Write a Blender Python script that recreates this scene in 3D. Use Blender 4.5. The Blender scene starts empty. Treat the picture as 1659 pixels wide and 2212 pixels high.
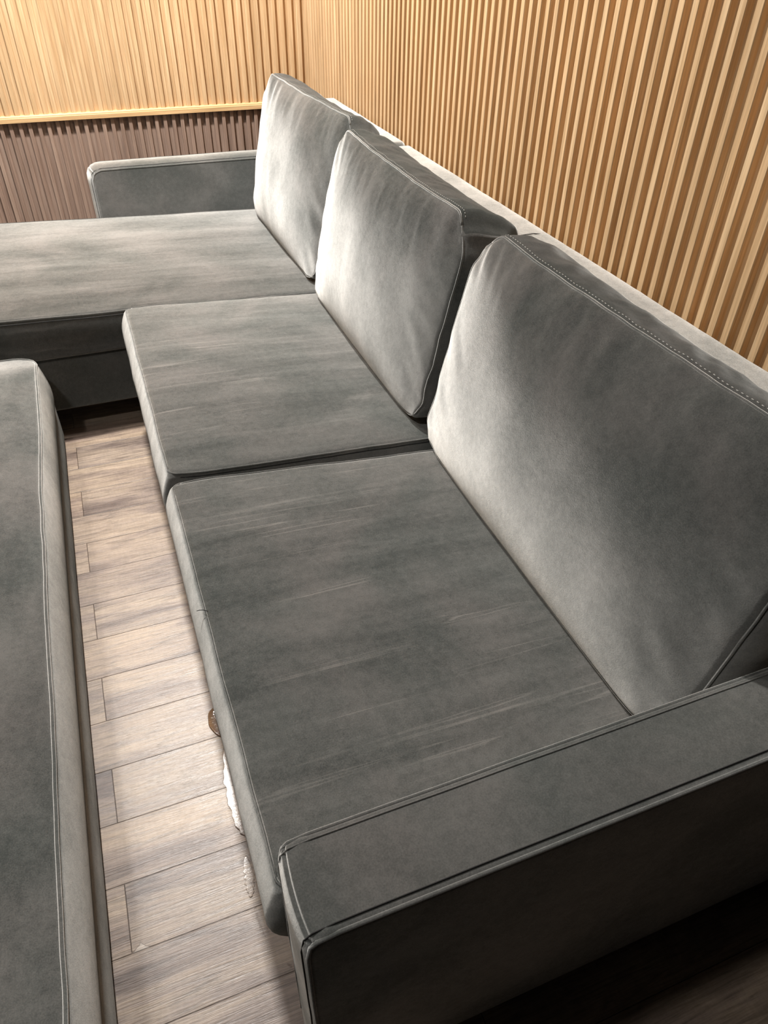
import bpy, math, random
from mathutils import Vector, Matrix, noise
random.seed(4)
S = bpy.context.scene
C = S.collection

# ------------------------------------------------------------------ camera
cam_d = bpy.data.cameras.new('camera'); cam = bpy.data.objects.new('camera', cam_d); C.objects.link(cam)
right = Vector((0.9325768, -0.36050842, 0.01828074))
up = Vector((0.21771936, 0.60215466, 0.76811981))
fwd = Vector((0.2879215, 0.71235064, -0.64004513))
m = Matrix((right, up, -fwd)).transposed().to_4x4()
m.translation = Vector((0, 0, 1.6))
cam.matrix_world = m
cam_d.sensor_fit = 'HORIZONTAL'; cam_d.sensor_width = 36.0
cam_d.lens = 1573.2 / 1659 * 36.0
cam_d.clip_start = 0.02
S.camera = cam

# ------------------------------------------------------------------ world, lights, exposure
S.view_settings.view_transform = 'Standard'
S.view_settings.look = 'None'
S.view_settings.gamma = 1.0
S.view_settings.use_curve_mapping = False
S.view_settings.exposure = 0.22
w = bpy.data.worlds.new('room_ambience'); S.world = w; w.use_nodes = True
w.node_tree.nodes['Background'].inputs[0].default_value = (0.9, 0.82, 0.78, 1)
w.node_tree.nodes['Background'].inputs[1].default_value = 0.005

CEIL = 3.40
def downlight(x, y, power, size=0.20, color=(1.0, 0.96, 0.915), blend=0.6, angle=150):
    d = bpy.data.lights.new('downlight_lamp', 'SPOT'); d.energy = power; d.color = color
    d.shadow_soft_size = size / 2; d.spot_size = math.radians(angle); d.spot_blend = blend
    o = bpy.data.objects.new('downlight_lamp', d); C.objects.link(o)
    o.location = (x, y, CEIL - 0.03)
    return o
LAMPS = [(0.07, 3.05, 620), (0.05, 3.88, 140), (-0.95, 0.8, 75), (-0.7, 2.8, 130)]
for lx, ly, lp in LAMPS:
    downlight(lx, ly, lp)

# ------------------------------------------------------------------ node helpers
def mat(name):
    m = bpy.data.materials.new(name); m.use_nodes = True
    nt = m.node_tree; nt.nodes.clear()
    out = nt.nodes.new('ShaderNodeOutputMaterial')
    return m, nt, out
def N(nt, typ, **kw):
    n = nt.nodes.new(typ)
    for k, v in kw.items():
        if k.startswith('i_'):
            n.inputs[int(k[2:]) if k[2:].isdigit() else k[2:]].default_value = v
        else: setattr(n, k, v)
    return n
def L(nt, a, b): nt.links.new(a, b)
def math_n(nt, op, a, b=None, c=None):
    n = nt.nodes.new('ShaderNodeMath'); n.operation = op
    for i, v in enumerate((a, b, c)):
        if v is None: continue
        if isinstance(v, (int, float)): n.inputs[i].default_value = v
        else: nt.links.new(v, n.inputs[i])
    return n.outputs[0]
def ramp(nt, fac, stops, interp='LINEAR'):
    r = nt.nodes.new('ShaderNodeValToRGB'); r.color_ramp.interpolation = interp
    els = r.color_ramp.elements
    while len(els) < len(stops): els.new(0.5)
    for e, (p, c) in zip(els, stops):
        e.position = p; e.color = c if len(c) == 4 else (*c, 1)
    nt.links.new(fac, r.inputs[0]); return r.outputs[0]
def g(v): return (v, v, v, 1)
def srgb(r, gg, b):
    f = lambda c: ((c / 255) / 12.92 if c / 255 <= 0.04045 else (((c / 255) + 0.055) / 1.055) ** 2.4)
    return (f(r), f(gg), f(b), 1)
def mixc(nt, fac, a, b, mode='MIX'):
    n = nt.nodes.new('ShaderNodeMix'); n.data_type = 'RGBA'; n.blend_type = mode
    for sock, v in ((n.inputs[0], fac), (n.inputs[6], a), (n.inputs[7], b)):
        if isinstance(v, (int, float)): sock.default_value = v
        elif isinstance(v, tuple): sock.default_value = v
        else: nt.links.new(v, sock)
    return n.outputs[2]
def mapping(nt, scale, loc=(0, 0, 0), rot=(0, 0, 0)):
    tc = nt.nodes.new('ShaderNodeTexCoord'); mp = nt.nodes.new('ShaderNodeMapping')
    mp.inputs['Scale'].default_value = scale; mp.inputs['Location'].default_value = loc; mp.inputs['Rotation'].default_value = rot
    nt.links.new(tc.outputs['Object'], mp.inputs[0]); return mp.outputs[0]
def noise_n(nt, vec, scale, detail=4, rough=0.5, dist=0.0):
    n = nt.nodes.new('ShaderNodeTexNoise'); n.inputs['Scale'].default_value = scale
    n.inputs['Detail'].default_value = detail; n.inputs['Roughness'].default_value = rough; n.inputs['Distortion'].default_value = dist
    nt.links.new(vec, n.inputs['Vector']); return n.outputs[0]

# ------------------------------------------------------------------ materials
def velvet(name, streak=(1.6, 9, 6), rot=(0, 0, 0), lo=0.030, hi=0.075, seed=0.0, sheen=0.9, lean=(0, 0, 0), sig=0.50, crease=0.0):
    """grey-green cotton velvet: dark pile, bright when half-grazed, brushed patches in the nap"""
    m, nt, out = mat(name)
    v = mapping(nt, streak, (seed, seed * 1.7, 0), rot)
    n1 = noise_n(nt, v, 1.6, 5, 0.62, 0.5)
    v2 = mapping(nt, (1, 1, 1), (seed + 3, 0, 1))
    n2 = noise_n(nt, v2, 3.2, 3, 0.55, 0.6)
    n3 = noise_n(nt, v2, 420, 2, 0.7)
    n4 = noise_n(nt, v2, 60, 3, 0.7)
    s = math_n(nt, 'ADD', math_n(nt, 'MULTIPLY', n1, 0.55), math_n(nt, 'MULTIPLY', n2, 0.45))
    s = math_n(nt, 'ADD', s, math_n(nt, 'MULTIPLY', math_n(nt, 'SUBTRACT', n3, 0.5), 0.50))
    s = math_n(nt, 'ADD', s, math_n(nt, 'MULTIPLY', math_n(nt, 'SUBTRACT', n4, 0.5), 0.32))
    nap = ramp(nt, s, [(0.34, g(0)), (0.66, g(1))])
    base = mixc(nt, nap, (lo * 0.94, lo * 1.0, lo * 0.97, 1), (hi * 0.99, hi * 1.0, hi * 0.97, 1))
    if crease:
        cn = noise_n(nt, mapping(nt, (0.9, 34, 1), (seed, 2, 0), (0, 0, 0.06)), 1.0, 2, 0.5, 1.2)
        ln_ = ramp(nt, cn, [(0.60, g(0)), (0.635, g(1)), (0.66, g(0))])
        base = mixc(nt, math_n(nt, 'MULTIPLY', math_n(nt, 'MULTIPLY', ln_, crease), ramp(nt, n2, [(0.4, g(0)), (0.6, g(1))])), base, (hi * 1.9, hi * 1.85, hi * 1.75, 1))
    tint = ramp(nt, n2, [(0.35, (0.97, 1.0, 0.985, 1)), (0.65, (1.04, 1.0, 0.985, 1))])
    base = mixc(nt, 1.0, base, tint, 'MULTIPLY')
    dif = N(nt, 'ShaderNodeBsdfDiffuse'); dif.inputs['Roughness'].default_value = 0.8
    L(nt, base, dif.inputs['Color'])
    shn = N(nt, 'ShaderNodeBsdfSheen', distribution='ASHIKHMIN'); shn.inputs['Roughness'].default_value = sig
    k = math_n(nt, 'ADD', math_n(nt, 'MULTIPLY', nap, 0.45), 0.78)
    scol = mixc(nt, 1.0, (0.62 * sheen, 0.615 * sheen, 0.59 * sheen, 1), k, 'MULTIPLY')
    L(nt, scol, shn.inputs['Color'])
    bmp = N(nt, 'ShaderNodeBump'); bmp.inputs['Strength'].default_value = 0.35; bmp.inputs['Distance'].default_value = 0.002
    hgt = math_n(nt, 'ADD', math_n(nt, 'MULTIPLY', n3, 0.35), math_n(nt, 'MULTIPLY', n4, 0.5))
    L(nt, hgt, bmp.inputs['Height'])
    L(nt, bmp.outputs[0], dif.inputs['Normal'])
    # the pile leans one way: its sheen is set by the pile direction, not by the cloth plane
    va = N(nt, 'ShaderNodeVectorMath', operation='ADD'); L(nt, bmp.outputs[0], va.inputs[0]); va.inputs[1].default_value = lean
    vn = N(nt, 'ShaderNodeVectorMath', operation='NORMALIZE'); L(nt, va.outputs[0], vn.inputs[0])
    L(nt, vn.outputs[0], shn.inputs['Normal'])
    add = N(nt, 'ShaderNodeAddShader'); L(nt, dif.outputs[0], add.inputs[0]); L(nt, shn.outputs[0], add.inputs[1])
    L(nt, add.outputs[0], out.inputs[0])
    return m
def plain(name, col, rough=0.7, spec=0.3):
    m, nt, out = mat(name)
    p = N(nt, 'ShaderNodeBsdfPrincipled'); p.inputs['Base Color'].default_value = col
    p.inputs['Roughness'].default_value = rough; p.inputs['Specular IOR Level'].default_value = spec
    n = noise_n(nt, mapping(nt, (1, 1, 1)), 90, 3)
    L(nt, mixc(nt, n, tuple(c * 0.8 for c in col[:3]) + (1,), col), p.inputs['Base Color'])
    L(nt, p.outputs[0], out.inputs[0]); return m
def oak(name, c1, c2, c3, axis='Z', rough=0.5):
    m, nt, out = mat(name)
    sc = (60, 60, 2.2) if axis == 'Z' else (2.2, 60, 60)
    v = mapping(nt, sc)
    n1 = noise_n(nt, v, 1.0, 5, 0.6, 0.4)
    n2 = noise_n(nt, mapping(nt, (240, 240, 6) if axis == 'Z' else (6, 240, 240)), 1.0, 3, 0.6)
    n3 = noise_n(nt, mapping(nt, (7, 7, 0.4) if axis == 'Z' else (0.4, 7, 7)), 1.0, 2)
    col = ramp(nt, n1, [(0.3, c1), (0.5, c2), (0.7, c3)])
    col = mixc(nt, 0.55, col, ramp(nt, n2, [(0.35, g(0.62)), (0.6, g(1.0))]), 'MULTIPLY')
    col = mixc(nt, 0.6, col, ramp(nt, n3, [(0.35, g(0.85)), (0.65, g(1.08))]), 'MULTIPLY')
    p = N(nt, 'ShaderNodeBsdfPrincipled'); L(nt, col, p.inputs['Base Color'])
    p.inputs['Roughness'].default_value = rough; p.inputs['Specular IOR Level'].default_value = 0.35
    b = N(nt, 'ShaderNodeBump'); b.inputs['Strength'].default_value = 0.2; b.inputs['Distance'].default_value = 0.001
    L(nt, n2, b.inputs['Height']); L(nt, b.outputs[0], p.inputs['Normal'])
    L(nt, p.outputs[0], out.inputs[0]); return m

M = {}
M['seat'] = velvet('velvet_seat', (1.2, 8, 6), seed=1.3, lo=0.080, hi=0.165, lean=(0, 0.06, 0), sheen=0.55, sig=0.6, crease=0.5)
M['chaise'] = velvet('velvet_chaise', (1.1, 7, 6), seed=7.1, lean=(0, 0.12, 0), lo=0.055, hi=0.125, sheen=0.62, crease=0.35)
M['cushion'] = velvet('velvet_cushion', (3, 3, 2), seed=4.4, lean=(-0.06, -0.10, 0.0), sheen=0.84, lo=0.06, hi=0.145)
M['cushion_smooth'] = velvet('velvet_cushion_brushed_smooth', (2, 2, 1.5), seed=21.0, lean=(0.03, 0.03, 0.0), sheen=1.0, lo=0.07, hi=0.14)
M['frame'] = velvet('velvet_frame', (2, 3, 3), seed=9.0, lo=0.085, hi=0.155, sheen=0.75, lean=(0, 0.04, 0))
M['back'] = velvet('velvet_back', (3, 3, 3), seed=14.0, lean=(0.04, 0.05, 0.0), sheen=0.75, sig=0.6, lo=0.08, hi=0.16)
M['band'] = velvet('velvet_cushion_band', (3, 3, 2), seed=5.4, lean=(-0.40, -0.36, 0.0), sheen=0.8, lo=0.06, hi=0.10)
M['ottoman'] = velvet('velvet_ottoman', (5, 2, 3), seed=12.0, lo=0.085, hi=0.175, lean=(0, 0.16, 0), sig=0.6, sheen=0.42)
M['piping'] = velvet('velvet_piping', (2, 2, 2), seed=2.0, lo=0.10, hi=0.18)
M['groove'] = plain('dark_seam_thread', (0.02, 0.02, 0.02, 1), 0.9)  # near-black, for the seam lines and the loose thread
M['thread'] = plain('grey_thread', (0.36, 0.36, 0.34, 1), 0.8)
M['leg'] = plain('black_plastic', (0.012, 0.012, 0.012, 1), 0.5)
M['oak'] = oak('light_oak_slats', srgb(196, 162, 120), srgb(211, 178, 137), srgb(224, 195, 155))
M['oak_trim'] = oak('light_oak_trim', srgb(205, 168, 120), srgb(218, 182, 134), srgb(228, 196, 148), 'X')
M['walnut'] = oak('grey_brown_slats', srgb(136, 114, 101), srgb(156, 133, 119), srgb(172, 150, 135))
M['plaster'] = plain('ceiling_paint', (0.10, 0.095, 0.09, 1), 0.9)

def floor_mat():
    m, nt, out = mat('taupe_laminate_planks')
    tc = N(nt, 'ShaderNodeTexCoord')
    PW, PL = 0.1425, 1.2
    mp = N(nt, 'ShaderNodeMapping'); L(nt, tc.outputs['Object'], mp.inputs[0])
    mp.inputs['Location'].default_value = (0.24 + 0.6, -0.6785, 0)
    sep = N(nt, 'ShaderNodeSeparateXYZ'); L(nt, mp.outputs[0], sep.inputs[0])
    row = math_n(nt, 'DIVIDE', sep.outputs[1], PW)
    rid = math_n(nt, 'FLOOR', row); rf = math_n(nt, 'FRACT', row)
    odd = math_n(nt, 'FLOORED_MODULO', rid, 2.0)
    xs = math_n(nt, 'DIVIDE', math_n(nt, 'ADD', sep.outputs[0], math_n(nt, 'MULTIPLY', math_n(nt, 'SUBTRACT', 1.0, odd), 0.6)), PL)
    cid = math_n(nt, 'FLOOR', xs); cf = math_n(nt, 'FRACT', xs)
    # seam mask
    dr = math_n(nt, 'MULTIPLY', math_n(nt, 'MINIMUM', rf, math_n(nt, 'SUBTRACT', 1.0, rf)), PW)
    dc = math_n(nt, 'MULTIPLY', math_n(nt, 'MINIMUM', cf, math_n(nt, 'SUBTRACT', 1.0, cf)), PL)
    d = math_n(nt, 'MINIMUM', dr, dc)
    seam = ramp(nt, math_n(nt, 'MULTIPLY', d, 100), [(0.04, g(0)), (0.13, g(1))])
    cmb = N(nt, 'ShaderNodeCombineXYZ'); L(nt, rid, cmb.inputs[0]); L(nt, cid, cmb.inputs[1])
    wn = N(nt, 'ShaderNodeTexWhiteNoise'); wn.noise_dimensions = '2D'; L(nt, cmb.outputs[0], wn.inputs['Vector'])
    off = N(nt, 'ShaderNodeVectorMath', operation='SCALE'); L(nt, wn.outputs['Color'], off.inputs[0]); off.inputs['Scale'].default_value = 17.0
    pos = N(nt, 'ShaderNodeVectorMath', operation='ADD'); L(nt, mp.outputs[0], pos.inputs[0]); L(nt, off.outputs[0], pos.inputs[1])
    def nz(scale3, sc, det=4, ro=0.6, dist=0.0):
        q = N(nt, 'ShaderNodeMapping'); L(nt, pos.outputs[0], q.inputs[0]); q.inputs['Scale'].default_value = scale3
        return noise_n(nt, q.outputs[0], sc, det, ro, dist)
    broad = nz((1.3, 7, 1), 1.6, 4, 0.6, 0.8)
    grain = nz((5, 95, 1), 1.5, 5, 0.65, 0.6)
    fine = nz((18, 420, 1), 1.0, 3, 0.6, 0.3)
    cross = nz((160, 40, 1), 1.0, 2, 0.5)
    knots = nz((2.2, 11, 1), 1.9, 3, 0.6, 2.4)
    col = ramp(nt, broad, [(0.30, srgb(104, 90, 84)), (0.44, srgb(142, 127, 117)), (0.60, srgb(168, 151, 134)), (0.76, srgb(138, 126, 121))])
    pl = ramp(nt, wn.outputs['Value'], [(0, (0.84, 0.83, 0.84, 1)), (0.5, (0.96, 0.95, 0.93, 1)), (1, (1.10, 1.06, 1.0, 1))])
    col = mixc(nt, 1.0, col, pl, 'MULTIPLY')
    col = mixc(nt, 0.75, col, ramp(nt, grain, [(0.36, g(0.52)), (0.52, g(0.95)), (0.72, g(1.12))]), 'MULTIPLY')
    col = mixc(nt, 0.5, col, ramp(nt, fine, [(0.38, g(0.7)), (0.58, g(1.05))]), 'MULTIPLY')
    col = mixc(nt, 0.3, col, ramp(nt, cross, [(0.4, g(0.85)), (0.6, g(1.1))]), 'MULTIPLY')
    col = mixc(nt, 0.8, col, ramp(nt, knots, [(0.26, g(0.42)), (0.35, g(0.8)), (0.43, g(1.0))]), 'MULTIPLY')
    col = mixc(nt, 1.0, col, mixc(nt, seam, (0.16, 0.12, 0.10, 1), g(1)), 'MULTIPLY')
    # stains and scuffs left by dragging and drips, and a chipped plank corner
    ws = N(nt, 'ShaderNodeSeparateXYZ'); L(nt, tc.outputs['Object'], ws.inputs[0])
    sp = noise_n(nt, mapping(nt, (1, 0.6, 1)), 210, 3, 0.7); sp2 = noise_n(nt, mapping(nt, (1, 1, 1)), 60, 3, 0.6)
    def stain(xa, ya, xb, yb, wd, thr):
        k = (xb - xa) / (yb - ya)
        cx_ = math_n(nt, 'ADD', math_n(nt, 'MULTIPLY', math_n(nt, 'SUBTRACT', ws.outputs[1], ya), k), xa)
        e = math_n(nt, 'DIVIDE', math_n(nt, 'ABSOLUTE', math_n(nt, 'SUBTRACT', ws.outputs[0], cx_)), wd)
        ym = (ya + yb) / 2; yh = abs(yb - ya) / 2
        ey = math_n(nt, 'DIVIDE', math_n(nt, 'ABSOLUTE', math_n(nt, 'SUBTRACT', ws.outputs[1], ym)), yh)
        dd = math_n(nt, 'MAXIMUM', e, ey)
        v = math_n(nt, 'ADD', math_n(nt, 'MULTIPLY', dd, 0.35), math_n(nt, 'SUBTRACT', 1.0, sp))
        v = math_n(nt, 'ADD', v, math_n(nt, 'MULTIPLY', math_n(nt, 'GREATER_THAN', dd, 1.0), 1.0))
        return ramp(nt, v, [(thr - 0.06, g(1)), (thr + 0.04, g(0))])
    for args in ((0.004, 0.700, 0.012, 0.598, 0.0055, 0.66), (0.036, 1.095, 0.040, 0.985, 0.012, 0.70), (0.013, 0.742, 0.012, 0.722, 0.009, 0.66), (0.045, 0.556, 0.050, 0.540, 0.008, 0.66)):
        col = mixc(nt, math_n(nt, 'MULTIPLY', stain(*args), 0.7), col, srgb(84, 64, 48))
    dx_ = math_n(nt, 'ABSOLUTE', math_n(nt, 'ADD', ws.outputs[0], 0.222)); dy_ = math_n(nt, 'SUBTRACT', ws.outputs[1], 0.6790)
    cr = math_n(nt, 'ADD', math_n(nt, 'ADD', dx_, math_n(nt, 'MULTIPLY', dy_, 1.3)), math_n(nt, 'MULTIPLY', math_n(nt, 'SUBTRACT', sp2, 0.5), 0.02))
    inside = math_n(nt, 'MULTIPLY', math_n(nt, 'GREATER_THAN', dy_, 0.0), math_n(nt, 'LESS_THAN', cr, 0.0185))
    rim = math_n(nt, 'MULTIPLY', inside, math_n(nt, 'GREATER_THAN', cr, 0.0155))
    col = mixc(nt, math_n(nt, 'MULTIPLY', inside, 0.5), col, srgb(205, 196, 186))
    col = mixc(nt, math_n(nt, 'MULTIPLY', rim, 0.8), col, srgb(92, 74, 60))
    p = N(nt, 'ShaderNodeBsdfPrincipled'); L(nt, col, p.inputs['Base Color'])
    L(nt, ramp(nt, grain, [(0.3, g(0.30)), (0.7, g(0.44))]), p.inputs['Roughness'])
    p.inputs['Specular IOR Level'].default_value = 0.5
    b = N(nt, 'ShaderNodeBump'); b.inputs['Strength'].default_value = 0.5; b.inputs['Distance'].default_value = 0.0016
    hh = math_n(nt, 'ADD', math_n(nt, 'MULTIPLY', fine, 0.6), math_n(nt, 'MULTIPLY', grain, 0.5))
    L(nt, math_n(nt, 'ADD', hh, math_n(nt, 'MULTIPLY', seam, 0.6)), b.inputs['Height'])
    L(nt, b.outputs[0], p.inputs['Normal']); L(nt, p.outputs[0], out.inputs[0])
    return m
M['floor'] = floor_mat()

# ------------------------------------------------------------------ mesh helpers
class MB:
    def __init__(s): s.v = []; s.f = []
    def add(s, vs, fs):
        k = len(s.v); s.v += [tuple(p) for p in vs]; s.f += [tuple(i + k for i in f) for f in fs]
    def box(s, a, b):
        (x0, y0, z0), (x1, y1, z1) = a, b
        s.add([(x0, y0, z0), (x1, y0, z0), (x1, y1, z0), (x0, y1, z0), (x0, y0, z1), (x1, y0, z1), (x1, y1, z1), (x0, y1, z1)],
              [(0, 3, 2, 1), (4, 5, 6, 7), (0, 1, 5, 4), (1, 2, 6, 5), (2, 3, 7, 6), (3, 0, 4, 7)])
    def tube(s, pts, r, n=8, closed=False):
        pts = [Vector(p) for p in pts]; rings = []; k0 = len(s.v); prev = None; m = len(pts)
        for i, p in enumerate(pts):
            a = pts[(i - 1) % m] if (closed or i > 0) else p
            b = pts[(i + 1) % m] if (closed or i < m - 1) else p
            t = (b - a).normalized()
            if prev is None:
                prev = t.orthogonal().normalized()
            prev = (prev - t * prev.dot(t)).normalized(); bi = t.cross(prev)
            for j in range(n):
                an = 2 * math.pi * j / n
                s.v.append(tuple(p + (prev * math.cos(an) + bi * math.sin(an)) * r))
        segs = m if closed else m - 1
        for i in range(segs):
            i2 = (i + 1) % m
            for j in range(n):
                j2 = (j + 1) % n
                s.f.append((k0 + i * n + j, k0 + i * n + j2, k0 + i2 * n + j2, k0 + i2 * n + j))
        if not closed:
            s.f.append(tuple(k0 + j for j in reversed(range(n)))); s.f.append(tuple(k0 + (m - 1) * n + j for j in range(n)))
    def build(s, name, material, parent=None, smooth=True):
        me = bpy.data.meshes.new(name); me.from_pydata(s.v, [], s.f); me.update()
        if smooth: me.polygons.foreach_set('use_smooth', [True] * len(me.polygons))
        me.materials.append(material)
        o = bpy.data.objects.new(name, me); C.objects.link(o)
        if parent: o.parent = parent
        return o
def axis_samples(h, r, step):
    """samples on [-h, h] with an arc-friendly spacing inside the edge band"""
    arc = [r * math.tan(math.radians(a)) for a in (0, 11.25, 22.5, 33.75, 45)]
    inner = h - r; n = max(1, int(round(2 * inner / step)))
    mid = [-inner + 2 * inner * i / n for i in range(n + 1)]
    return [-(inner + a) for a in reversed(arc[1:])] + mid + [inner + a for a in arc[1:]]
def rounded_box(lo, hi, r, step, deform=None):
    c = [(a + b) / 2 for a, b in zip(lo, hi)]; h = [(b - a) / 2 for a, b in zip(lo, hi)]
    st = step if isinstance(step, tuple) else (step,) * 3
    ax = [axis_samples(h[i], r, st[i]) for i in range(3)]
    mb = MB(); idx = {}
    def vert(q):
        key = tuple(round(t, 6) for t in q)
        if key in idx: return idx[key]
        inn = [max(-(h[i] - r), min(h[i] - r, q[i])) for i in range(3)]
        d = Vector([q[i] - inn[i] for i in range(3)])
        if d.length > 1e-9: d = d.normalized() * r
        p = [c[i] + inn[i] + d[i] for i in range(3)]
        if deform: p = deform(*p)
        mb.v.append(tuple(p)); idx[key] = len(mb.v) - 1; return idx[key]
    for a in range(3):
        u, v = (a + 1) % 3, (a + 2) % 3
        for sgn in (-1, 1):
            for i in range(len(ax[u]) - 1):
                for j in range(len(ax[v]) - 1):
                    qs = []
                    for (di, dj) in ((0, 0), (1, 0), (1, 1), (0, 1)):
                        q = [0, 0, 0]; q[a] = sgn * h[a]; q[u] = ax[u][i + di]; q[v] = ax[v][j + dj]
                        # outer band samples clamp onto the box surface
                        qs.append(vert(q))
                    if sgn < 0: qs.reverse()
                    if len(set(qs)) > 2: mb.f.append(tuple(qs))
    return mb
def sm(a, b, x):
    t = max(0.0, min(1.0, (x - a) / (b - a))); return t * t * (3 - 2 * t)
def nz(x, y, z=0.0): return noise.noise(Vector((x, y, z)))
def lin(a, b, n): return [a + (b - a) * i / n for i in range(n + 1)]
def empty(name, loc, label, cat, group=None):
    o = bpy.data.objects.new(name, None); C.objects.link(o); o.empty_display_size = 0.1
    o.location = loc; o['label'] = label; o['category'] = cat
    if group: o['group'] = group
    return o
def part(mb, name, material, parent, label=None, smooth=True):
    o = mb.build(name, material, parent, smooth)
    root = parent
    off = Vector(root.location)
    if root.parent: off = off + Vector(root.parent.location)
    o.location = -off if not root.parent else (0, 0, 0)
    if label: o['label'] = label
    return o
def structure(o, label=None):
    o['kind'] = 'structure'
    if label: o['label'] = label
    return o

# ------------------------------------------------------------------ the room
XW, YW, PITCH, SW, DEPTH = 1.222, 4.225, 0.0425, 0.0200, 0.0165
def slat_wall(axis, a0, a1, z0, z1, front, phase, sw=SW):
    """continuous ribbed panel: ribs along `axis`, facing the room, one solid mesh"""
    prof = []; k0 = math.floor((a0 - phase) / PITCH); ch = 0.0016
    a = phase + k0 * PITCH
    while a < a1:
        for (s, d) in ((a, DEPTH), (a, ch), (a + ch, 0), (a + sw - ch, 0), (a + sw, ch), (a + sw, DEPTH)):
            prof.append((min(max(s, a0), a1), d))
        a += PITCH
    prof = [(a0, DEPTH)] + prof + [(a1, DEPTH), (a1, DEPTH + 0.012), (a0, DEPTH + 0.012)]
    mb = MB(); n = len(prof)
    def P(s, d, z): return (front + d, s, z) if axis == 'Y' else (s, front + d, z)
    vs = [P(s, d, z0) for s, d in prof] + [P(s, d, z1) for s, d in prof]
    fs = [(i, (i + 1) % n, n + (i + 1) % n, n + i) for i in range(n)]
    if axis == 'Y': fs = [tuple(reversed(f)) for f in fs]
    mb.add(vs, fs)
    return mb

fl = MB(); fl.box((-3.2, -2.2, -0.05), (1.36, 4.40, 0.0))
floor = structure(fl.build('floor', M['floor'], smooth=False), 'taupe wood-look plank floor')
wr = MB(); wr.box((1.2505, 0.36, 0), (1.36, 4.40, CEIL))
wall_right = structure(wr.build('wall_right', M['plaster'], smooth=False))
p = slat_wall('Y', 0.362, YW + DEPTH, 0.785, CEIL, XW, 0.012).build('slat_panel', M['oak'], wall_right, False)
p['label'] = 'light oak vertical slat panel behind the sofa back'
p = slat_wall('Y', 0.362, YW + DEPTH, 0.0, 0.785, XW, 0.012).build('slat_panel', M['walnut'], wall_right, False)
p['label'] = 'grey-brown lower slat panel'
wf = MB(); wf.box((-3.2, YW + 0.0285, 0), (1.25, 4.40, CEIL))
wall_far = structure(wf.build('wall_far', M['plaster'], smooth=False))
PHX = 0.0265
p = slat_wall('X', -3.2, XW + 0.0, 0.785, CEIL, YW, PHX, 0.0215).build('slat_panel', M['oak'], wall_far, False)
p['label'] = 'light oak vertical slat panel above the rail'
p = slat_wall('X', -3.2, XW + 0.0, 0.0, 0.785, YW, PHX, 0.0185).build('slat_panel', M['walnut'], wall_far, False)
p['label'] = 'grey-brown vertical slat panel below the rail'
def rail(z0, z1, out=0.014):
    mb = MB(); y1 = YW + 0.016
    pr = [(YW - out, z0), (YW - out, z1 - 0.010), (YW - out + 0.004, z1 - 0.008), (YW - out + 0.004, z1 - 0.004), (YW - out + 0.007, z1), (y1, z1), (y1, z0)]
    n = len(pr)
    mb.add([(-3.2, y, z) for y, z in pr] + [(XW, y, z) for y, z in pr],
           [(i, n + i, n + (i + 1) % n, (i + 1) % n) for i in range(n)] + [tuple(reversed(range(n))), tuple(range(n, 2 * n))])
    return mb
structure(rail(0.771, 0.799).build('trim_1', M['oak_trim'], smooth=False), 'light oak rail between the two slat panels')
structure(rail(1.335, 1.365).build('trim_2', M['oak_trim'], smooth=False), 'light oak rail high on the far wall')
cl = MB(); cl.box((-3.2, -2.2, CEIL), (1.36, 4.40, CEIL + 0.08))
structure(cl.build('ceiling', M['plaster'], smooth=False))
wl = MB(); wl.box((-3.3, -2.2, 0), (-3.2, 4.40, CEIL))
structure(wl.build('wall_left', M['plaster'], smooth=False))

# ------------------------------------------------------------------ upholstery builders
def seat_deform(x0, x1, y0, y1, z0, z1, slope, crown, bulge, seed, sidey=0.0):
    def f(x, y, z):
        t = sm(z0, z1, z)
        u = (2 * (x - x0) / (x1 - x0)) - 1; v = (2 * (y - y0) / (y1 - y0)) - 1
        e = (1 - abs(u) ** 3) * (1 - abs(v) ** 4)
        dz = t * (-(x - x0) * slope + crown * e + 0.003 * nz(x * 5, y * 5, seed) + 0.0012 * nz(x * 18, y * 18, seed))
        side = math.sin(math.pi * max(0, min(1, (z - z0) / (z1 - z0))))
        fr = sm(0.05, 0.0, x - x0)
        wv = 0.0025 * nz(y * 6, seed) + 0.0012 * nz(y * 22, seed)
        dx = -fr * side * bulge + fr * wv
        dy = -sm(0.04, 0.0, y - y0) * (side * bulge * 0.5 + 0.002 * nz(x * 8, seed + 4)) + sm(0.04, 0, y1 - y) * (side * bulge * 0.5 + 0.002 * nz(x * 8, seed + 9))
        # cushion corners are drawn in a little
        cr = sm(0.10, 0.0, x - x0)
        dy += cr * (sm(0.08, 0, y - y0) - sm(0.08, 0, y1 - y)) * 0.012
        return (x + dx, y + dy, z + dz)
    return f
def perimeter(x0, x1, y0, y1, z, rad=0.02, n=26, sides='FRLB'):
    pts = []
    segs = []
    def corner(cx, cy, a0):
        return [(cx + rad * math.cos(math.radians(a0 + k * 15)), cy + rad * math.sin(math.radians(a0 + k * 15)), z) for k in range(0, 7)]
    pts += [(x0 + rad + (x1 - x0 - 2 * rad) * (1 - t / n), y1, z) for t in range(n + 1)]
    pts += corner(x0 + rad, y1 - rad, 90)
    pts += [(x0, y1 - rad - (y1 - y0 - 2 * rad) * t / n, z) for t in range(n + 1)]
    pts += corner(x0 + rad, y0 + rad, 180)
    pts += [(x0 + rad + (x1 - x0 - 2 * rad) * t / n, y0, z) for t in range(n + 1)]
    return pts

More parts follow.
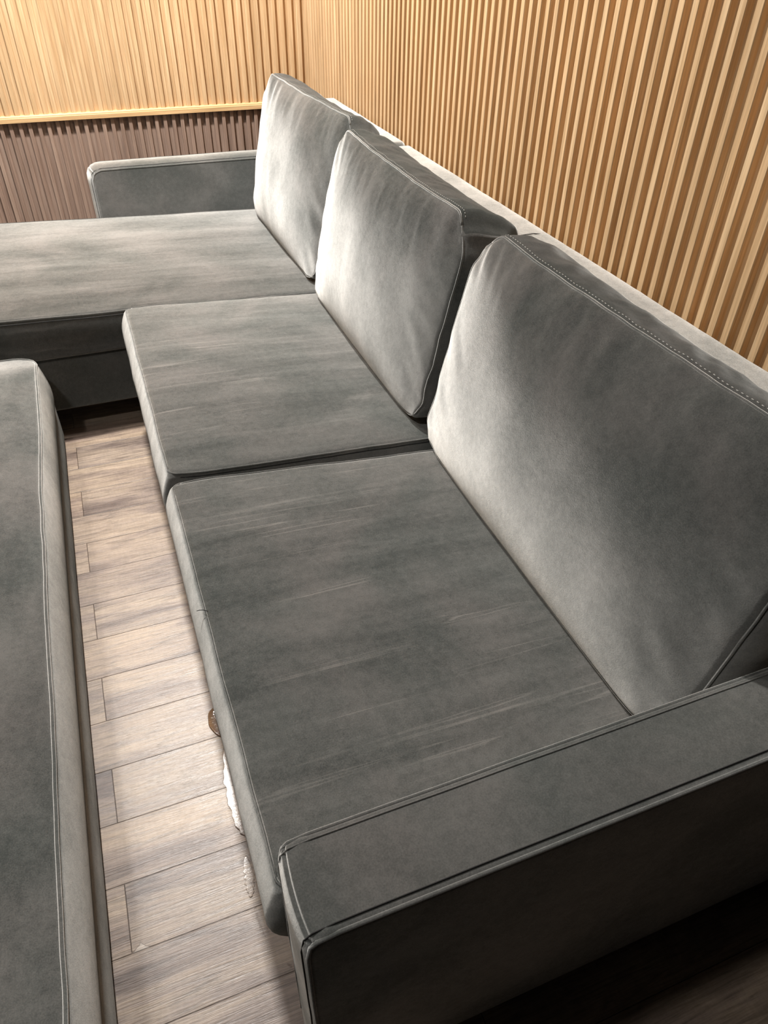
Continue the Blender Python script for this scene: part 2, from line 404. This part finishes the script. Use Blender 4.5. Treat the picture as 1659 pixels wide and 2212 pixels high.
# ------------------------------------------------------------------ two-seat sofa module
sofa = empty('sectional_sofa', (0.6, 1.5, 0), 'long grey-green velvet two-seat sofa with a square arm, against the slatted wall', 'sofa')
def wavy_box(lo, hi, r, step, amp=0.0015, seed=0.0, extra=None):
    def f(x, y, z):
        d = amp * nz(x * 6 + seed, y * 6, z * 6)
        p = [x + d, y + amp * nz(y * 5, z * 5 + seed, x * 5), z + amp * nz(x * 5, y * 5 + seed, z)]
        return extra(*p) if extra else tuple(p)
    return rounded_box(lo, hi, r, step, f)
part(wavy_box((0.06, 0.465, 0.075), (0.985, 2.640, 0.300), 0.015, 0.05), 'base', M['frame'], sofa)

def seat_cushion(root, y0, y1, z1, slope, seed, m, x0=0.042, x1=0.98, z0=0.302, crown=0.010, bulge=0.026, backskew=0.0):
    f0 = seat_deform(x0, x1, y0, y1, z0, z1, slope, crown, bulge, seed)
    def f(x, y, z):
        a, b, c = f0(x, y, z)
        return (a, b - backskew * sm(y0 + 0.3, y1, y) * (x - x0) / 0.75, c)
    o = part(rounded_box((x0, y0, z0), (x1, y1, z1), 0.016, (0.022, 0.025, 0.02), f), 'seat_cushion', m, root)
    pm = MB(); r = 0.0032
    path = perimeter(x0 + 0.0035, x1, y0 + 0.0035, y1 - 0.0035, z1 - 0.0035, 0.022)
    pm.tube([f(*q) for q in path], 0.0024, 6)
    pp = part(pm, 'piping', m, o)
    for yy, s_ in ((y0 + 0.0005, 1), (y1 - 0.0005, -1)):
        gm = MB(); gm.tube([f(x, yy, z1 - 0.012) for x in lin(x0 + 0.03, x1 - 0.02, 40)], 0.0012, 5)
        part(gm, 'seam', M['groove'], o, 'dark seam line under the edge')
    return o, f
c1, _ = seat_cushion(sofa, 0.472, 1.540, 0.480, 0.063, 3.0, M['seat'], backskew=0.035)
c1['label'] = 'seat cushion beside the arm'
c2, _ = seat_cushion(sofa, 1.556, 2.624, 0.484, 0.062, 8.0, M['seat'])
c2['label'] = 'seat cushion beside the chaise'
MS = M['thread']

def arm(root, y0, y1, x0, x1, z0, z1, outer, crown=0.004, rc=0.03, seed=0.0):
    """box arm: padded strip over top and front, side panels set between seams"""
    def f(x, y, z):
        # round the top front corner of the profile
        dx = x - x0; dz = z1 - z
        if dx < rc and dz < rc:
            v = Vector((dx - rc, dz - rc))
            L_ = max(abs(v.x), abs(v.y)); 
            if v.length > 1e-6:
                k = L_ / v.length; x = x0 + rc + v.x * k; z = z1 - rc - v.y * k
        yy = (2 * (y - y0) / (y1 - y0)) - 1
        cz = crown * (1 - yy * yy)
        top = sm(z1 - 0.05, z1, z); fr = sm(0.05, 0, x - x0)
        z += top * (cz + 0.0012 * nz(x * 9 + seed, y * 9)); x -= fr * (cz * 1.6 + 0.0015 * nz(z * 9 + seed, y * 9))
        y += (1 if yy > 0 else -1) * abs(yy) ** 3 * 0.003 * math.sin(math.pi * max(0, min(1, (z - z0) / (z1 - z0)))) * (1 - top)
        return (x, y, z)
    o = part(rounded_box((x0, y0, z0), (x1, y1, z1), 0.010, (0.02, 0.014, 0.02), f), 'armrest', M['frame'], root)
    def run(y, dz):
        pts = [(x0 + dz, y, z) for z in lin(z0 + 0.02, z1 - 0.012, 20)]
        pts += [(x, y, z1 - dz) for x in lin(x0 + 0.012, x1 - 0.02, 36)]
        return [f(*q) for q in pts]
    for y, s in ((y0, 1), (y1, -1)):
        pm = MB(); pm.tube(run(y + s * 0.0028, 0.0028), 0.0032, 6)
        part(pm, 'piping', M['frame'], o)
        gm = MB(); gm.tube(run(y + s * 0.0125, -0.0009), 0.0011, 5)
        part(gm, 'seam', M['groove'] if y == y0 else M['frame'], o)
    return o
arm(sofa, 0.333, 0.466, 0.048, 1.19, 0.040, 0.662, 'near', seed=2.0)

def back_frame(root, y0, y1, seed):
    xf0, xf1, x1, z0, z1 = 0.99, 1.075, 1.208, 0.10, 0.898
    def f(x, y, z):
        t = (z - z0) / (z1 - z0)
        x += (xf1 - xf0) * max(0, t) * (1 - (x - xf0) / (x1 - xf0))
        a = 0.002 * nz(y * 5 + seed, z * 7)
        return (x, y, z + sm(z1 - .06, z1, z) * (a + 0.0015 * nz(y * 25, seed)))
    o = part(rounded_box((xf0, y0, z0), (x1, y1, z1), 0.032, (0.03, 0.03, 0.04), f), 'back_frame', M['back'], root)
    return o, f
bf, f_ = back_frame(sofa, 0.470, 2.812, 1.0)
sm_ = MB(); sm_.tube([(1.06 + 0.004, 1.78, 0.80), (1.07, 1.78, 0.85), (1.085, 1.779, 0.882), (1.11, 1.777, 0.8985), (1.15, 1.775, 0.900), (1.185, 1.774, 0.8945), (1.203, 1.773, 0.875)], 0.0012, 5)
part(sm_, 'seam', M['groove'], bf)
for lx in (0.14, 1.0):
    for ly in (0.56, 2.5):
        lg = MB(); lg.tube([(lx, ly, 0.0), (lx, ly, 0.078)], 0.022, 16)
        part(lg, 'leg', M['leg'], sofa)

# ------------------------------------------------------------------ chaise module
chaise = empty('chaise_module', (0.2, 3.2, 0), 'wide grey velvet chaise section with a low arm, in the far corner by the slats', 'chaise')
part(wavy_box((-0.96, 2.665, 0.088), (0.985, 3.735, 0.302), 0.015, 0.06), 'base', M['frame'], chaise)
def chaise_f(x0, x1, y0, y1, z0, z1):
    def f(x, y, z):
        t = sm(z0, z1, z)
        u = (2 * (x - x0) / (x1 - x0)) - 1; v = (2 * (y - y0) / (y1 - y0)) - 1
        dz = t * (-(x + 0.4) * 0.040 + 0.012 * (1 - abs(u) ** 3) * (1 - abs(v) ** 4) + 0.003 * nz(x * 4, y * 6, 5))
        side = math.sin(math.pi * max(0, min(1, (z - z0) / (z1 - z0))))
        dy = -sm(0.04, 0, y - y0) * (side * 0.010 - 0.002 * nz(x * 7, 3)) + sm(0.04, 0, y1 - y) * side * 0.006
        return (x - sm(0.04, 0, x - x0) * side * 0.02, y + dy, z + dz)
    return f
cx0, cx1, cy0, cy1, cz0, cz1 = -0.98, 0.98, 2.656, 3.728, 0.304, 0.474
f = chaise_f(cx0, cx1, cy0, cy1, cz0, cz1)
co = part(rounded_box((cx0, cy0, cz0), (cx1, cy1, cz1), 0.016, (0.03, 0.028, 0.02), f), 'seat_cushion', M['chaise'], chaise)
path = perimeter(cx0 + 0.0035, cx1, cy0 + 0.0035, cy1 - 0.0035, cz1 - 0.0035, 0.022, 40)
pm = MB(); pm.tube([f(*q) for q in path], 0.0034, 6); part(pm, 'piping', M['chaise'], co)
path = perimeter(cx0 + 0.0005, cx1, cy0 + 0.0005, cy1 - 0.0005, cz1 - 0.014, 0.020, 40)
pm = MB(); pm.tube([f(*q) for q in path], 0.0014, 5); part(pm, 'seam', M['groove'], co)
arm(chaise, 3.738, 3.885, 0.048, 1.19, 0.040, 0.655, 'far', crown=0.014, rc=0.045, seed=6.0)
back_frame(chaise, 2.826, 3.735, 4.0)
for lx in (-0.85, 1.0):
    for ly in (2.80, 3.62):
        lg = MB(); lg.tube([(lx, ly, 0.0), (lx, ly, 0.09)], 0.022, 16)
        part(lg, 'leg', M['leg'], chaise)

# ------------------------------------------------------------------ back cushions
def back_cushion(label, EL, ER, seed, bulge=0.070, wr=1.0, mt='cushion'):
    """EL / ER: end profiles (y, xFB, zFB, xFT, zFT, thickness top, thickness bottom)"""
    W = abs(EL[0] - ER[0]); Hh = 0.60; T = 0.20
    cy = (EL[0] + ER[0]) / 2
    root = empty('back_cushion', (0.9, cy, 0.45), label, 'cushion', 'velvet back cushions along the sofa')
    def f(a, b, c):           # a: 0 far end .. W near end, b: 0..Hh, c: 0 front .. T back
        s = a / W; t = b / Hh; q = c / T
        u = 2 * s - 1; v = 2 * t - 1; wq = 2 * q - 1
        E = [EL[i] * (1 - s) + ER[i] * s for i in range(7)]
        y, xb, zb, xt, zt, tt, tb = E
        ax, az = xt - xb, zt - zb; ln = math.hypot(ax, az); ax /= ln; az /= ln     # up the front face
        nx, nzv = az, -ax                                                           # backwards normal
        th = tb + (tt - tb) * t
        eu = max(0, 1 - abs(u) ** 2.6); ev = max(0, 1 - abs(v) ** 2.4); eq = 1 - wq * wq
        h = ln * t
        d = th * q
        # pillow crown of the front and back panels
        d += -(1 - q) * bulge * eu ** 0.8 * ev ** 0.8 + q * 0.03 * eu * ev
        # top band bulges up, and slopes to the back seam
        h += sm(0.8, 1.0, t) * (0.018 * eq * (1 - 0.65 * eu) - 0.022 * q - 0.008 * eu)
        # ends bulge out
        y += (-u) * abs(u) ** 5 * (0.016 * eq + 0.009 * ev) * (1 if EL[0] > ER[0] else -1)
        # corners drawn in
        cu = sm(0.82, 1.0, abs(u)); cv = sm(0.80, 1.0, t); cb = sm(0.86, 1.0, 1 - t)
        h += sm(0.25, 0.0, t) * 0.045 * q
        h -= cu * cv * 0.042; h += cu * cb * 0.012
        y += (1 if u > 0 else -1) * (cv * cu * 0.022 + cb * cu * 0.018)
        # gathered wrinkles running away from the piping
        ft = sm(0.18, 0.02, Hh - b) * (1 - 0.75 * sm(0.02, 0.0, Hh - b) * (1 if q < 0.5 else 0))
        wn = nz(a * 17 + b * 7 + seed, b * 3.0, seed) + 0.55 * nz(a * 42 + b * 9, b * 5, seed + 5)
        wob = nz(a * 5, b * 5, seed + 2)
        d += -(1 - q) * wr * (0.0060 * ft * wn + 0.005 * wob * (0.3 + ev))
        band = sm(0.9, 1.0, t) * eq
        h += band * wr * 0.007 * (nz(a * 22 + c * 14, c * 9, seed) + 0.5 * nz(a * 50, c * 14, seed))
        # wrinkles at both ends, fanning out of the bottom corners
        fe = sm(0.20, 0.02, min(a, W - a)) * (0.35 + 0.65 * sm(0.45, 0.0, b))
        d += -(1 - q) * wr * 0.007 * fe * nz(a * 9 - b * 3, b * 20 + a * 12, seed + 7)
        # the piping line itself wanders
        ey = 0.005 * nz(a * 4.5, seed * 3) + 0.002 * nz(a * 15, seed)
        h += sm(0.9, 1.0, t) * ey
        return (xb + ax * h + nx * d, y, zb + az * h + nzv * d)
    body = part(rounded_box((0, 0, 0), (W, Hh, T), 0.014, (0.011, 0.013, 0.016), f), 'cover', M[mt], root)
    # the top band is cut with its pile the other way
    na, nb, nc = (len(axis_samples(h_, 0.014, st_)) - 1 for h_, st_ in ((W / 2, 0.011), (Hh / 2, 0.013), (T / 2, 0.016)))
    body.data.materials.append(M['band'])
    start = 2 * nb * nc + nc * na
    for i_, pg in enumerate(body.data.polygons):
        if start <= i_ < start + nc * na: pg.material_index = 1
    # piping round the front panel
    e = 0.0035
    def ring(inset, c):
        r = 0.03; pts = []
        for (cx, cyy, a0) in ((W - inset - r, Hh - inset - r, 0), (inset + r, Hh - inset - r, 90), (inset + r, inset + r, 180), (W - inset - r, inset + r, 270)):
            pts += [(cx + r * math.cos(math.radians(a0 + k * 15)), cyy + r * math.sin(math.radians(a0 + k * 15)), c) for k in range(7)]
        out = []
        n = len(pts)
        for i in range(n):
            p0, p1 = Vector(pts[i]), Vector(pts[(i + 1) % n])
            k = max(1, int((p1 - p0).length / 0.015))
            out += [p0.lerp(p1, j / k) for j in range(k)]
        return out
    for c, nm in ((e, 'piping'), (T - e, 'piping')):
        pm = MB()
        pm.tube([f(*q) for q in ring(e, c)], 0.0024, 6, closed=True)
        part(pm, nm, M[mt], root)
        pm = MB()
        pm.tube([f(a, Hh - e, c) for a in lin(0.035, W - 0.035, 90)], 0.0030, 6)
        part(pm, nm, M['piping'], root, 'top edge piping, paler with the light it catches put into its colour')  # light caught by this edge is painted in as paler velvet

    # stitches beside the front piping on the top band
    st = MB(); a = 0.05
    while a < W - 0.05:
        st.tube([f(a, Hh + 0.0006, 0.014), f(a + 0.0055, Hh + 0.0006, 0.014)], 0.0007, 4); a += 0.0105
    part(st, 'stitching', MS, root, 'pale stitches beside the piping')
    return root
#               y      xFB    zFB    xFT    zFT   tTop  tBot
back_cushion('nearest velvet back cushion, brownish grey, beside the near arm',
             (1.540, 0.735, 0.447, 0.862, 1.032, 0.19, 0.19), (0.500, 0.735, 0.447, 0.905, 1.022, 0.16, 0.19), 1.7, mt='cushion_smooth')
back_cushion('middle velvet back cushion of the three, overlapping the farthest one',
             (2.600, 0.735, 0.454, 0.858, 1.032, 0.19, 0.19), (1.600, 0.735, 0.456, 0.862, 1.025, 0.18, 0.19), 6.2)
back_cushion('farthest velvet back cushion, pale sheen, standing next to the far low arm',
             (3.645, 0.748, 0.440, 0.865, 1.036, 0.17, 0.19), (2.700, 0.765, 0.440, 0.955, 1.020, 0.13, 0.17), 11.4)

# ------------------------------------------------------------------ ottoman
ott = empty('ottoman', (-0.7, 1.3, 0), 'long grey velvet ottoman with pale piping, parallel to the sofa across the floor gap', 'ottoman')
part(wavy_box((-1.08, 0.0, 0.018), (-0.274, 2.600, 0.188), 0.014, 0.05, 0.001), 'base', M['ottoman'], ott)
ox0, ox1, oy0, oy1, oz0, oz1 = -1.09, -0.268, -0.01, 2.625, 0.190, 0.372
def of(x, y, z):
    t = sm(oz0, oz1, z)
    u = (2 * (x - ox0) / (ox1 - ox0)) - 1
    ed = sm(0.0, 0.22, ox1 - x) * sm(0, 0.22, x - ox0); ee = sm(0, 0.25, oy1 - y)
    dz = t * (0.040 * (1 - abs(u) ** 2.2) * ee - 0.020 * sm(0.16, 0, oy1 - y) + 0.002 * nz(x * 6, y * 6, 2))
    side = math.sin(math.pi * max(0, min(1, (z - oz0) / (oz1 - oz0))))
    w1 = 0.006 * nz(y * 2.6, 9.0) + 0.002 * nz(y * 11, 4.0)
    fr = sm(0.06, 0, ox1 - x)
    dx = fr * (side * 0.012 + t * (w1 - 0.012))
    dy = sm(0.06, 0, oy1 - y) * (side * 0.02 - 0.01 * t) - sm(0.10, 0, ox1 - x) * sm(0.15, 0, oy1 - y) * 0.02
    dx -= sm(0.10, 0, oy1 - y) * sm(0.10, 0, ox1 - x) * 0.016
    return (x + dx, y + dy, z + dz)
oc = part(rounded_box((ox0, oy0, oz0), (ox1, oy1, oz1), 0.016, (0.025, 0.025, 0.018), of), 'seat_cushion', M['ottoman'], ott)
pm = MB()
pm.tube([of(ox1 - 0.004, y, oz1 - 0.0025) for y in lin(oy0 + 0.02, oy1 - 0.02, 110)] +
        [of(x, oy1 - 0.004, oz1 - 0.0025) for x in lin(ox1 - 0.02, ox0 + 0.02, 40)], 0.0042, 6)
part(pm, 'piping', M['piping'], oc, 'pale raised piping')

# ------------------------------------------------------------------ spilled water, thread
def blob(name, pts, z, m, label, cat, h=0.0012):
    mb = MB(); cx = sum(p[0] for p in pts) / len(pts); cy = sum(p[1] for p in pts) / len(pts)
    n = len(pts); rings = [1.0, 0.93, 0.8, 0.55, 0.25]; hs = [0.0, 0.55, 0.85, 0.98, 1.0]
    vs = []
    for r, k in zip(rings, hs):
        vs += [(cx + (p[0] - cx) * r, cy + (p[1] - cy) * r, z + h * k) for p in pts]
    vs.append((cx, cy, z + h)); vs += [(p[0], p[1], z - 0.0002) for p in pts]
    fs = []
    for k in range(len(rings) - 1):
        for i in range(n):
            j = (i + 1) % n; fs.append((k * n + i, k * n + j, (k + 1) * n + j, (k + 1) * n + i))
    k = (len(rings) - 1) * n
    for i in range(n): fs.append((k + i, k + (i + 1) % n, len(rings) * n))
    b = len(rings) * n + 1
    for i in range(n): fs.append((b + i, b + (i + 1) % n, (i + 1) % n, i))
    mb.add(vs, fs); o = mb.build(name, m); o['label'] = label; o['category'] = cat; return o
def water_mat(name, tint, rough, alpha):
    m, nt, out = mat(name)
    tr = N(nt, 'ShaderNodeBsdfTransparent'); tr.inputs['Color'].default_value = tint
    gl = N(nt, 'ShaderNodeBsdfGlossy'); gl.inputs['Roughness'].default_value = rough; gl.inputs['Color'].default_value = (1, 1, 1, 1)
    n = noise_n(nt, mapping(nt, (1, 1, 1)), 170, 3, 0.6)
    bp = N(nt, 'ShaderNodeBump'); bp.inputs['Strength'].default_value = 0.5; bp.inputs['Distance'].default_value = 0.0005
    L(nt, n, bp.inputs['Height']); L(nt, bp.outputs[0], gl.inputs['Normal'])
    lw = N(nt, 'ShaderNodeFresnel'); lw.inputs['IOR'].default_value = 1.33
    mx = N(nt, 'ShaderNodeMixShader'); L(nt, math_n(nt, 'MULTIPLY', lw.outputs[0], alpha), mx.inputs[0])
    L(nt, tr.outputs[0], mx.inputs[1]); L(nt, gl.outputs[0], mx.inputs[2])
    L(nt, mx.outputs[0], out.inputs[0]); return m
M['wet'] = water_mat('standing_water', (0.60, 0.50, 0.40, 1), 0.06, 1.0)
M['damp'] = water_mat('drying_water_film', (0.97, 0.95, 0.93, 1), 0.20, 2.2)
def ragged(path, wid, seed, n=60):
    """outline around a centre line"""
    L1, R1 = [], []
    for i in range(n + 1):
        t = i / n; k = t * (len(path) - 1); j = min(int(k), len(path) - 2); fr = k - j
        x = path[j][0] * (1 - fr) + path[j + 1][0] * fr; y = path[j][1] * (1 - fr) + path[j + 1][1] * fr
        wd = wid * math.sin(math.pi * min(max(t, 0.02), 0.98)) ** 0.5
        L1.append((x - wd * (1 + 0.5 * nz(t * 14, seed)), y)); R1.append((x + wd * (1 + 0.5 * nz(t * 14, seed + 5)), y))
    return L1 + R1[::-1]
pud = []
for k in range(44):
    a = 2 * math.pi * k / 44; r = 1 + 0.10 * nz(math.cos(a) * 1.6, math.sin(a) * 1.6, 3)
    pud.append((0.047 + 0.048 * r * math.cos(a), 1.150 + 0.056 * r * math.sin(a)))
blob('water_puddle', pud, 0.0004, M['wet'], 'small clear brown-looking water puddle on the planks at the sofa front', 'puddle')
blob('water_streak', ragged([(0.030, 1.09), (0.019, 1.0), (0.018, 0.93), (0.020, 0.86), (0.028, 0.825)], 0.016, 2.0), 0.0002, M['damp'],
     'bright wet streak along the floor beside the sofa front', 'water', 0.0003)
blob('water_streak', ragged([(0.012, 0.79), (0.010, 0.74), (0.004, 0.70)], 0.010, 7.0), 0.0003, M['damp'],
     'faint drying water mark nearer the near arm', 'water', 0.0003)
th = MB(); th.tube([(0.028, 1.082, 0.4795), (0.034, 1.078, 0.4835), (0.041, 1.073, 0.4862), (0.049, 1.066, 0.4868)], 0.0008, 5)
o = th.build('loose_thread', M['groove']); o['label'] = 'short black loose thread on the front edge of the near seat'; o['category'] = 'thread'
